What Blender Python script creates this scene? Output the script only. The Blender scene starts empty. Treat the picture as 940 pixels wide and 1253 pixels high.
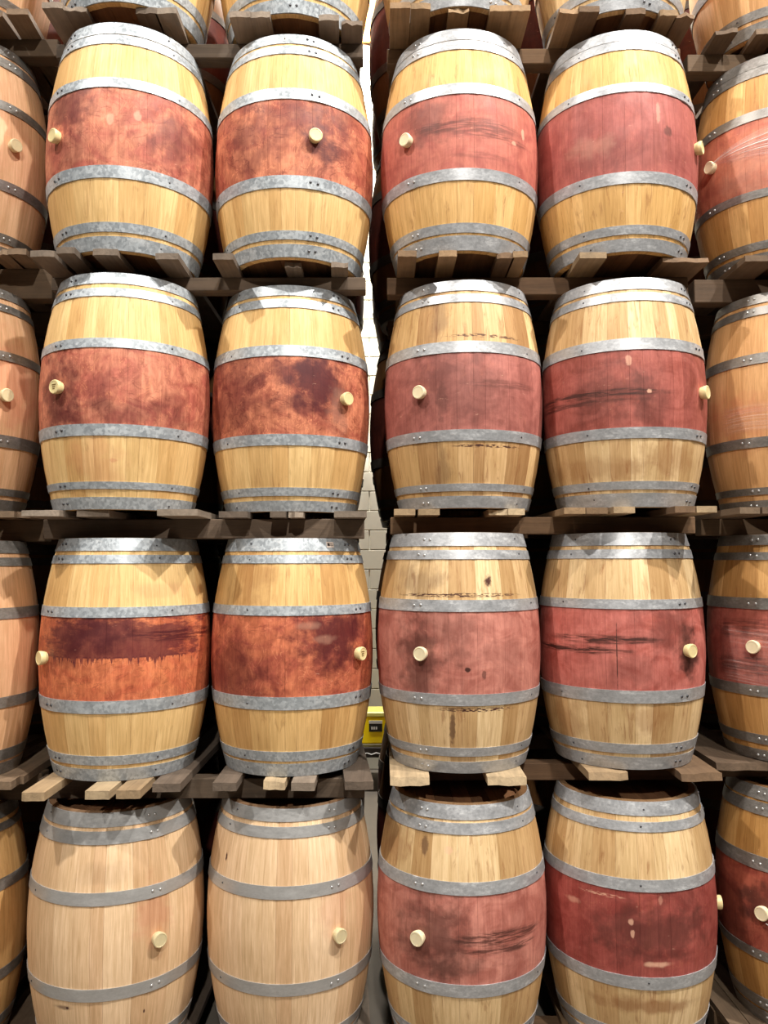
import bpy, bmesh, math, random
from mathutils import Vector, Matrix
random.seed(7)
PI = math.pi
C = bpy.context.scene.collection
sc = bpy.context.scene

AMBIENT = 0.06
EXPOSURE = -0.06
LAMPS = [('high_bay_right', (4.7, .2, 9.6), 3100, (1.0, .95, .87), .1), ('high_bay_centre', (1.9, -.3, 9.0), 1650, (1.0, .95, .87), .1), ('high_bay_left', (-4.0, -.2, 9.2), 1750, (1.0, .95, .87), .11),
         ('high_bay_aisle', (.3, -3.9, 6.9), 1350, (1.0, .95, .87), .11), ('high_bay_back', (-.2, 6.2, 8.6), 2600, (1.0, .97, .9), .2)]

# ---------------- camera ----------------
ZO = 2.07                                   # eye height above the floor
cam_d = bpy.data.cameras.new('camera'); cam = bpy.data.objects.new('camera', cam_d); C.objects.link(cam)
cam_d.sensor_fit = 'VERTICAL'; cam_d.sensor_height = 36.0; cam_d.lens = 957.2 / 1253 * 36
cam_d.clip_start = .05; cam_d.clip_end = 100
cam.matrix_world = Matrix.Translation((0, 0, ZO)) @ Matrix.Rotation(PI/2 + 0.06453, 4, 'X') @ Matrix.Rotation(-0.0021, 4, 'Z')
sc.camera = cam

# ---------------- world, lamps, exposure ----------------
w = bpy.data.worlds.new('world'); sc.world = w; w.use_nodes = True
bg = w.node_tree.nodes['Background']; bg.inputs[0].default_value = (1.0, .93, .84, 1); bg.inputs[1].default_value = AMBIENT
def lamp(name, loc, power, col, size=.22):
    d = bpy.data.lights.new(name, 'POINT'); d.energy = power; d.color = col; d.shadow_soft_size = size
    o = bpy.data.objects.new(name, d); C.objects.link(o); o.location = loc
for l_ in LAMPS: lamp(*l_)
vs = sc.view_settings
vs.view_transform = 'Standard'; vs.look = 'None'; vs.gamma = 1; vs.use_curve_mapping = False; vs.exposure = EXPOSURE

# ---------------- node helper ----------------
class G:
    def __init__(s, name):
        s.mat = bpy.data.materials.new(name); s.mat.use_nodes = True
        s.t = s.mat.node_tree; s.b = s.t.nodes['Principled BSDF']
    def put(s, sock, v):
        if isinstance(v, bpy.types.NodeSocket): s.t.links.new(v, sock)
        elif isinstance(v, (tuple, list)) and len(v) == 3 and sock.type == 'RGBA': sock.default_value = (*v, 1)
        else: sock.default_value = v
    def n(s, typ, ins=(), out=0, **props):
        nd = s.t.nodes.new(typ)
        for k, v in props.items(): setattr(nd, k, v)
        for k, v in (ins.items() if isinstance(ins, dict) else enumerate(ins)): s.put(nd.inputs[k], v)
        return nd.outputs[out]
    def m(s, op, *a, clamp=False): return s.n('ShaderNodeMath', a, operation=op, use_clamp=clamp)
    def mix(s, f, a, b, mode='MIX'):
        nd = s.t.nodes.new('ShaderNodeMix'); nd.data_type = 'RGBA'; nd.blend_type = mode
        s.put(nd.inputs[0], f); s.put(nd.inputs[6], a); s.put(nd.inputs[7], b); return nd.outputs[2]
    def noise(s, vec, scale=1, detail=3, rough=.55, dist=0, out=0):
        return s.n('ShaderNodeTexNoise', {'Vector': vec, 'Scale': scale, 'Detail': detail, 'Roughness': rough, 'Distortion': dist}, out)
    def smooth(s, v, a, b, lo=0., hi=1.):
        return s.n('ShaderNodeMapRange', {0: v, 1: a, 2: b, 3: lo, 4: hi}, interpolation_type='SMOOTHSTEP')
    def vmul(s, v, k): return s.n('ShaderNodeVectorMath', {0: v, 1: k}, operation='MULTIPLY')
    def vadd(s, v, k): return s.n('ShaderNodeVectorMath', {0: v, 1: k}, operation='ADD')
    def obj(s): return s.n('ShaderNodeTexCoord', out=3)
    def rnd(s): return s.n('ShaderNodeObjectInfo', out=5)
    def xyz(s, v):
        nd = s.t.nodes.new('ShaderNodeSeparateXYZ'); s.put(nd.inputs[0], v); return nd.outputs
    def comb(s, x, y, z): return s.n('ShaderNodeCombineXYZ', (x, y, z))
    def bump(s, h, dist, strength=1.0):
        s.put(s.b.inputs['Normal'], s.n('ShaderNodeBump', {'Height': h, 'Distance': dist, 'Strength': strength}))

def lin(r, g, b):
    f = lambda c: (c/255/12.92) if c/255 <= .04045 else ((c/255 + .055)/1.055)**2.4
    return (f(r), f(g), f(b))

STAIN_COL = {'P': lin(94, 34, 42), 'K': lin(84, 52, 46), 'R': lin(200, 98, 84), 'L': lin(238, 186, 158), 'B': lin(140, 84, 42)}

def barrel_material(name, wood, wood2, tint, band=None, band2=None, zb=(.3, .65), veins=0., vein_col='B', stains=(), seed=0., grime=.15, mott=.5):
    """oak with per-stave tint, a wine-coloured bilge band and its own stains; flat print of colour only"""
    g = G(name)
    co = g.obj(); x, y, z = g.xyz(co)
    az = g.m('ARCTAN2', x, g.m('MULTIPLY', y, -1.0)); u = g.m('MULTIPLY', az, .35)
    P = g.comb(u, z, seed); r = g.rnd()
    Pr = g.comb(u, z, g.m('MULTIPLY_ADD', r, 9.0, seed))
    # wood grain, drawn out along the stave
    g1 = g.noise(g.vmul(Pr, (95, 5, 1)), 1, 4, .6, .6); g2 = g.noise(g.vmul(Pr, (420, 14, 1)), 1, 2)
    cloud = g.noise(g.vmul(Pr, (9, 5, 1)), 1, 4)
    base = g.mix(g.smooth(r, .15, .9), wood, wood2)
    val = g.m('MULTIPLY_ADD', g.m('SUBTRACT', g.m('FRACT', g.m('MULTIPLY', r, 7.31)), .5), tint, 1.0)
    gr = g.m('ADD', g.m('MULTIPLY_ADD', g.m('SUBTRACT', g1, .5), .75, 1.0), g.m('MULTIPLY', g.m('SUBTRACT', g2, .5), .32))
    gr = g.m('ADD', gr, g.m('MULTIPLY', g.m('SUBTRACT', cloud, .5), .35))
    shade = g.m('MULTIPLY', gr, val)
    col = g.mix(1.0, base, g.comb(shade, g.m('POWER', shade, 1.25), g.m('POWER', shade, 1.7)), 'MULTIPLY')
    # weathering: browned grain patches
    n1 = g.noise(g.vmul(P, (13, 13, 1)), 1, 5, .6); n2 = g.noise(g.vmul(P, (34, 34, 1)), 1, 4, .6)
    gp = g.m('MULTIPLY', g.smooth(g.noise(g.vmul(P, (40, 7, 1)), 1, 5, .65, 1.0), .52, .72), grime)
    col = g.mix(gp, col, STAIN_COL['B'])
    if band:
        bm_ = g.m('MULTIPLY', g.m('GREATER_THAN', z, zb[0]), g.m('LESS_THAN', z, zb[1]))
        bc = g.mix(g.smooth(g.noise(g.vmul(P, (6, 9, 1)), 1, 5, .62, 1.2), .36, .66), band, band2)
        n3 = g.noise(g.vmul(P, (30, 15, 1)), 1, 5, .62, .8)
        bc = g.mix(mott, bc, g.mix(1.0, bc, g.mix(g.smooth(n3, .3, .7), (.70, .60, .58), (1.2, 1.2, 1.2)), 'MULTIPLY'))
        bc = g.mix(g.smooth(g.noise(g.vmul(P, (17, 3.5, 1)), 1, 4, .6, 1.5), .55, .75, 0., .3), bc, lin(128, 62, 44))
        val2 = g.m('MULTIPLY_ADD', g.m('SUBTRACT', shade, 1.0), .75, 1.0)
        bc = g.mix(1.0, bc, g.comb(val2, g.m('POWER', val2, 1.3), g.m('POWER', val2, 1.3)), 'MULTIPLY')
        if veins:
            vn = g.noise(g.vmul(P, (11, 7, 1)), 1, 3, .5, 1.6)
            ln = g.smooth(g.m('PINGPONG', g.m('MULTIPLY', vn, 9.0), .5), .0, .13, 1., 0.)
            ln = g.m('MULTIPLY', ln, g.smooth(n1, .45, .6))
            bc = g.mix(g.m('MULTIPLY', ln, veins), bc, lin(232, 150, 110))
            dk = g.smooth(g.m('PINGPONG', g.m('MULTIPLY', g.noise(g.vmul(P, (5, 8, 1)), 1, 5, .6, 1.0), 6.0), .5), .0, .12, 1., 0.)
            dk = g.m('MULTIPLY', dk, g.smooth(n1, .6, .45))
            bc = g.mix(g.m('MULTIPLY', dk, veins*.9), bc, lin(120, 50, 36))
        col = g.mix(bm_, col, bc)
    for k, u0, z0, a, b, c, s in stains:
        du = g.m('DIVIDE', g.m('SUBTRACT', u, u0), a); 
        if k == 'd':                        # spill with a ragged, running lower edge
            nd_ = g.noise(g.vmul(P, (75, 1.2, 1)), 1, 3, .7)
            zz = g.m('ADD', z, g.m('MULTIPLY', g.smooth(nd_, .5, .75), .05))
            dz = g.m('DIVIDE', g.m('SUBTRACT', z, z0), b)
            up = g.smooth(zz, z0-b-.002, z0-b+.004)
            zt = g.m('ADD', g.m('DIVIDE', g.m('SUBTRACT', z, z0 + .3*b), b), g.m('MULTIPLY', g.m('SUBTRACT', g.noise(g.vmul(P, (8, 22, 1)), 1, 5, .65), .5), 5.0))
            hi = g.smooth(zt, .35, 1.2, 1., 0.)
            sd = g.smooth(g.m('ADD', g.m('ABSOLUTE', du), g.m('MULTIPLY', g.m('SUBTRACT', g.noise(g.vmul(P, (9, 30, 1)), 1, 5, .65), .5), 2.6)), .6, 1.1, 1., 0.)
            mk = g.m('MULTIPLY', g.m('MULTIPLY', up, hi), sd)
            lowfade = g.smooth(zz, z0-b, z0-b+.012, 1.0, .82)
            mk = g.m('MULTIPLY', mk, lowfade)
        else:
            dz = g.m('DIVIDE', g.m('SUBTRACT', z, z0), b)
            d = g.m('SQRT', g.m('ADD', g.m('MULTIPLY', du, du), g.m('MULTIPLY', dz, dz)))
            if k == 's':
                ns = g.noise(g.vmul(P, (9, 110, 1)), 1, 4, .65, .5)
                mk = g.m('MULTIPLY', g.smooth(g.m('ADD', d, g.m('MULTIPLY', g.m('SUBTRACT', n1, .5), .9)), .6, 1.25, 1., 0.), g.smooth(ns, .38, .56))
                if b < .012: mk = g.m('MULTIPLY', g.smooth(d, .6, 1.1, 1., 0.), g.smooth(g.noise(g.vmul(P, (45, 200, 1)), 1, 3), .45, .55))
            else:
                small = a < .03
                wob = g.m('MULTIPLY', g.m('SUBTRACT', n2 if small else n1, .5), 1.5 if small else 2.6)
                mk = g.smooth(g.m('ADD', g.m('MULTIPLY', d, 1.0 if small else .8), wob), .55 if small else .35, 1.0 if small else 1.35, 1., 0.)
        if band and zb[0] < z0 < zb[1]: mk = g.m('MULTIPLY', mk, bm_)
        mk = g.m('MULTIPLY', mk, min(1.0, s*(1.25 if c in 'PK' else 1.0)), clamp=True)
        if c in 'PKR' and k != 'd': col = g.mix(mk, col, g.mix(.45, STAIN_COL[c], col, 'MULTIPLY')) if c != 'R' else g.mix(mk, col, g.mix(.5, STAIN_COL[c], col))
        else: col = g.mix(mk, col, STAIN_COL[c])
    rr_ = g.m('SQRT', g.m('ADD', g.m('MULTIPLY', x, x), g.m('MULTIPLY', y, y)))
    end_shade = g.m('MAXIMUM', g.m('GREATER_THAN', z, .9455), g.m('MULTIPLY', g.m('GREATER_THAN', z, .88), g.m('LESS_THAN', rr_, .272)))
    col = g.mix(g.m('MULTIPLY', end_shade, .85), col, lin(96, 64, 40))      # shade under the pallet put into the top end grain and chime
    # pale scuffs
    sc_ = g.m('MULTIPLY', g.smooth(g.noise(g.vmul(P, (26, 60, 1)), 1, 5, .7), .66, .72), .35)
    col = g.mix(sc_, col, STAIN_COL['L'])
    g.put(g.b.inputs['Base Color'], col)
    g.put(g.b.inputs['Roughness'], g.smooth(n1, .3, .7, .5, .68)); g.b.inputs['Specular IOR Level'].default_value = .35
    g.bump(g.m('ADD', g1, g.m('MULTIPLY', g2, .5)), .0012, .6)
    return g.mat

def hoop_material(name, c1, c2, metal=.5, rough=.42, spangle=.3, oxide=.4, seed=0.):
    g = G(name); co = g.obj(); x, y, z = g.xyz(co)
    u = g.m('MULTIPLY', g.m('ARCTAN2', x, g.m('MULTIPLY', y, -1.0)), .35); P = g.comb(u, z, g.m('MULTIPLY_ADD', g.rnd(), 7.0, seed))
    vor = g.n('ShaderNodeTexVoronoi', {'Vector': g.vmul(P, (90, 90, 1)), 'Scale': 1.0, 'Randomness': 1.0}, 1)
    sp = g.xyz(vor)[0]
    n1 = g.noise(g.vmul(P, (12, 40, 1)), 1, 5, .65); n2 = g.noise(g.vmul(P, (60, 130, 1)), 1, 4, .7)
    f = g.m('ADD', g.m('MULTIPLY', sp, spangle), g.m('MULTIPLY', g.m('MULTIPLY_ADD', n2, .5, g.m('MULTIPLY', n1, .5)), 1-spangle))
    col = g.mix(g.smooth(f, .25, .75), c1, c2)
    ox = g.m('MULTIPLY', g.smooth(g.m('ADD', g.m('MULTIPLY', n1, .6), g.m('MULTIPLY', n2, .4)), .53, .63), oxide)
    col = g.mix(ox, col, (.78, .79, .8))
    dk = g.m('MULTIPLY', g.smooth(n2, .6, .7), .4)
    col = g.mix(dk, col, (.3, .29, .29))
    g.put(g.b.inputs['Base Color'], col); g.put(g.b.inputs['Metallic'], g.m('MULTIPLY', g.m('SUBTRACT', 1.0, ox), metal))
    g.put(g.b.inputs['Roughness'], g.smooth(f, .2, .8, rough-.08, rough+.14))
    g.bump(n2, .0006, .5)
    return g.mat

def plank_material(name, c1, c2, axis='Y', rough=.8, dark=.35):
    g = G(name); co = g.obj(); r = g.rnd()
    s = (45, 2.5, 45) if axis == 'Y' else (2.5, 45, 45)
    v = g.vadd(g.vmul(co, s), g.comb(g.m('MULTIPLY', r, 31.), g.m('MULTIPLY', r, 57.), 0.))
    a = g.noise(v, 1, 5, .62, .8); b = g.noise(g.vmul(co, (14, 14, 14)), 1, 4)
    col = g.mix(g.smooth(r, .1, .9), c1, c2)
    val = g.m('ADD', g.m('MULTIPLY_ADD', g.m('SUBTRACT', a, .5), 1.0, 1.0), g.m('MULTIPLY', g.m('SUBTRACT', b, .5), .7))
    val = g.m('MULTIPLY', val, g.m('MULTIPLY_ADD', g.m('FRACT', g.m('MULTIPLY', r, 5.7)), dark, 1-dark*.5))
    col = g.mix(1.0, col, g.comb(val, val, val), 'MULTIPLY')
    g.put(g.b.inputs['Base Color'], col); g.b.inputs['Roughness'].default_value = rough
    g.bump(a, .003, .7)
    return g.mat

def plain_material(name, col, rough=.6, metal=0., noise=.0, scale=20):
    g = G(name)
    if noise:
        n = g.noise(g.obj(), scale, 4); v = g.m('MULTIPLY_ADD', g.m('SUBTRACT', n, .5), noise, 1.0)
        g.put(g.b.inputs['Base Color'], g.mix(1.0, col, g.comb(v, v, v), 'MULTIPLY'))
    else: g.put(g.b.inputs['Base Color'], col)
    g.b.inputs['Roughness'].default_value = rough; g.b.inputs['Metallic'].default_value = metal
    return g.mat

# ---------------- object helpers ----------------
def mesh_from(name, verts, faces, angle=30):
    me = bpy.data.meshes.new(name); me.from_pydata(verts, [], faces); me.validate()
    bm = bmesh.new(); bm.from_mesh(me); bmesh.ops.recalc_face_normals(bm, faces=bm.faces); bm.to_mesh(me); bm.free()
    me.polygons.foreach_set('use_smooth', [True]*len(me.polygons)); me.set_sharp_from_angle(angle=math.radians(angle))
    return me
def part(name, me, mat, parent=None, loc=(0, 0, 0), rot=(0, 0, 0), label=None, scale=None):
    o = bpy.data.objects.new(name, me); C.objects.link(o); o.location = loc; o.rotation_euler = rot
    if scale: o.scale = scale
    if parent: o.parent = parent
    if not me.materials: me.materials.append(mat)
    if me.materials[0] != mat: o.material_slots[0].link = 'OBJECT'; o.material_slots[0].material = mat
    if label: o['label'] = label
    return o
def thing(name, label, cat, loc=(0, 0, 0), group=None):
    o = bpy.data.objects.new(name, None); C.objects.link(o); o.location = loc; o.empty_display_size = .1
    o['label'] = label; o['category'] = cat
    if group: o['group'] = group
    return o
def tag(o, label, cat, group=None, kind=None):
    if label: o['label'] = label
    if cat: o['category'] = cat
    if group: o['group'] = group
    if kind: o['kind'] = kind
    return o
def box_data(x0, x1, y0, y1, z0, z1):
    v = [(x, y, z) for x in (x0, x1) for y in (y0, y1) for z in (z0, z1)]
    f = [(0, 1, 3, 2), (4, 6, 7, 5), (0, 4, 5, 1), (2, 3, 7, 6), (0, 2, 6, 4), (1, 5, 7, 3)]
    return v, f
def box_mesh(name, *b, bevel=0.):
    v, f = box_data(*b); me = bpy.data.meshes.new(name); me.from_pydata(v, [], f)
    bm = bmesh.new(); bm.from_mesh(me)
    if bevel: bmesh.ops.bevel(bm, geom=list(bm.edges), offset=bevel, segments=1, affect='EDGES')
    bmesh.ops.recalc_face_normals(bm, faces=bm.faces); bm.to_mesh(me); bm.free()
    return me
def lathe_mesh(name, prof, seg=24, angle=40):
    v, f = [], []
    for k in range(seg):
        a = 2*PI*k/seg
        for r, z in prof: v.append((r*math.cos(a), r*math.sin(a), z))
    n = len(prof)
    for k in range(seg):
        k2 = (k+1) % seg
        for i in range(n-1): f.append((k*n+i, k2*n+i, k2*n+i+1, k*n+i+1))
    f.append(tuple(k*n+n-1 for k in range(seg))); f.append(tuple(k*n for k in reversed(range(seg))))
    return mesh_from(name, v, f, angle)

# measured positions, hoop heights, bungs, seams, stains (arc metres, height) and deck boards
POS = {'A1': [-1.101, 3.326, 3.314], 'B1': [-0.396, 3.399, 3.314], 'C1': [0.339, 3.411, 3.345], 'D1': [1.043, 3.421, 3.345], 'A2': [-1.107, 3.338, 2.28], 'B2': [-0.415, 3.485, 2.28], 'C2': [0.353, 3.458, 2.291], 'D2': [1.057, 3.434, 2.291], 'A3': [-1.103, 3.389, 1.221], 'B3': [-0.4, 3.452, 1.221], 'C3': [0.32, 3.417, 1.241], 'D3': [1.034, 3.465, 1.241], 'A4': [-1.113, 3.369, 0.158], 'B4': [-0.397, 3.417, 0.158], 'C4': [0.318, 3.361, 0.187], 'D4': [1.024, 3.398, 0.187], 'E1': [1.835, 3.584, 3.37], 'E2': [1.841, 3.542, 2.287], 'E3': [1.815, 3.517, 1.237], 'E4': [1.803, 3.468, 0.189], 'F1': [-1.909, 3.476, 3.397], 'F2': [-1.877, 3.389, 2.284], 'F3': [-1.831, 3.324, 1.214], 'F4': [-1.875, 3.382, 0.121], 'A0': [-1.098, 3.33, 4.355], 'B0': [-0.4, 3.4, 4.355], 'C0': [0.335, 3.41, 4.392], 'D0': [1.045, 3.43, 4.392], 'E0': [1.85, 3.6, 4.43], 'F0': [-1.915, 3.49, 4.455]}
HOOPS = {'A1': [0.95, 0.891, 0.886, 0.842, 0.682, 0.639, 0.319, 0.271, 0.105, 0.069, 0.053, 0.0], 'B1': [0.95, 0.9, 0.888, 0.847, 0.682, 0.633, 0.314, 0.265, 0.101, 0.067, 0.05, 0.0], 'C1': [0.95, 0.891, 0.887, 0.842, 0.678, 0.63, 0.317, 0.27, 0.105, 0.068, 0.058, 0.0], 'D1': [0.95, 0.894, 0.891, 0.847, 0.685, 0.645, 0.308, 0.261, 0.1, 0.065, 0.049, 0.0], 'A2': [0.95, 0.901, 0.881, 0.845, 0.667, 0.629, 0.328, 0.283, 0.107, 0.079, 0.048, 0.0], 'B2': [0.95, 0.901, 0.885, 0.846, 0.679, 0.633, 0.311, 0.266, 0.097, 0.063, 0.044, 0.0], 'C2': [0.95, 0.9, 0.885, 0.848, 0.676, 0.628, 0.313, 0.268, 0.098, 0.068, 0.049, 0.0], 'D2': [0.95, 0.896, 0.881, 0.844, 0.68, 0.632, 0.317, 0.273, 0.104, 0.071, 0.057, 0.0], 'A3': [0.95, 0.898, 0.882, 0.848, 0.678, 0.638, 0.319, 0.27, 0.103, 0.066, 0.05, 0.0], 'B3': [0.95, 0.897, 0.881, 0.847, 0.678, 0.64, 0.322, 0.271, 0.103, 0.064, 0.053, 0.0], 'C3': [0.95, 0.895, 0.879, 0.842, 0.682, 0.636, 0.317, 0.272, 0.105, 0.07, 0.048, 0.0], 'D3': [0.95, 0.897, 0.881, 0.844, 0.68, 0.642, 0.322, 0.272, 0.106, 0.067, 0.052, 0.0], 'A4': [0.95, 0.899, 0.885, 0.839, 0.672, 0.626, 0.324, 0.277, 0.104, 0.067, 0.051, 0.0], 'B4': [0.95, 0.903, 0.885, 0.845, 0.676, 0.629, 0.317, 0.27, 0.104, 0.067, 0.051, 0.0], 'C4': [0.95, 0.898, 0.887, 0.847, 0.682, 0.636, 0.312, 0.264, 0.104, 0.067, 0.051, 0.0], 'D4': [0.95, 0.9, 0.878, 0.843, 0.675, 0.632, 0.319, 0.271, 0.104, 0.067, 0.051, 0.0], 'E1': [0.95, 0.893, 0.891, 0.846, 0.675, 0.631, 0.316, 0.281, 0.099, 0.066, 0.051, 0.0], 'E2': [0.95, 0.904, 0.887, 0.849, 0.674, 0.629, 0.313, 0.27, 0.1, 0.07, 0.046, 0.0], 'E3': [0.95, 0.904, 0.874, 0.841, 0.682, 0.635, 0.319, 0.274, 0.112, 0.072, 0.047, 0.0], 'E4': [0.95, 0.899, 0.89, 0.842, 0.684, 0.631, 0.311, 0.274, 0.111, 0.062, 0.051, 0.0], 'F1': [0.95, 0.902, 0.887, 0.839, 0.67, 0.627, 0.318, 0.274, 0.099, 0.063, 0.045, 0.0], 'F2': [0.95, 0.907, 0.881, 0.847, 0.669, 0.63, 0.317, 0.267, 0.098, 0.069, 0.052, 0.0], 'F3': [0.95, 0.897, 0.88, 0.845, 0.677, 0.632, 0.322, 0.278, 0.106, 0.06, 0.049, 0.0], 'F4': [0.95, 0.897, 0.879, 0.85, 0.672, 0.627, 0.316, 0.272, 0.111, 0.067, 0.051, 0.0], 'A0': [0.95, 0.899, 0.883, 0.846, 0.679, 0.633, 0.317, 0.271, 0.104, 0.067, 0.051, 0.0], 'B0': [0.95, 0.899, 0.883, 0.846, 0.679, 0.633, 0.317, 0.271, 0.104, 0.067, 0.051, 0.0], 'C0': [0.95, 0.899, 0.883, 0.846, 0.679, 0.633, 0.317, 0.271, 0.104, 0.067, 0.051, 0.0], 'D0': [0.95, 0.899, 0.883, 0.846, 0.679, 0.633, 0.317, 0.271, 0.104, 0.067, 0.051, 0.0], 'E0': [0.95, 0.899, 0.883, 0.846, 0.679, 0.633, 0.317, 0.271, 0.104, 0.067, 0.051, 0.0], 'F0': [0.95, 0.899, 0.883, 0.846, 0.679, 0.633, 0.317, 0.271, 0.104, 0.067, 0.051, 0.0]}
BUNG = {'A1': (-0.637, 0.464), 'B1': (0.34, 0.476), 'C1': (-0.733, 0.472), 'D1': (0.96, 0.475), 'A2': (-0.489, 0.476), 'B2': (0.794, 0.472), 'C2': (-0.602, 0.472), 'D2': (0.82, 0.475), 'A3': (-0.768, 0.475), 'B3': (0.977, 0.476), 'C3': (-0.506, 0.472), 'D3': (0.541, 0.475), 'A4': (0.742, 0.472), 'B4': (0.654, 0.472), 'C4': (-0.559, 0.468), 'E1': (-1.222, 0.492), 'E3': (-0.873, 0.48), 'E4': (-0.899, 0.472), 'F1': (1.021, 0.48), 'F2': (1.03, 0.48), 'D4': (1.449, 0.47)}
SEAM = {'A1': -0.646, 'B1': 0.349, 'C1': -0.733, 'D1': 0.768, 'A2': -0.532, 'B2': 0.794, 'C2': -0.646, 'D2': 0.785, 'A3': -0.672, 'B3': 0.986, 'C3': -0.55, 'D3': 0.532, 'A4': 0.75, 'B4': 0.663, 'C4': -0.576, 'E1': -1.239, 'E2': -0.934, 'E3': -0.899, 'E4': -0.995, 'F1': 1.047, 'F2': 1.065, 'B0': 0.113, 'F0': 1.196, 'A0': -0.698, 'D0': 0.218, 'D4': 1.35}
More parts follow.
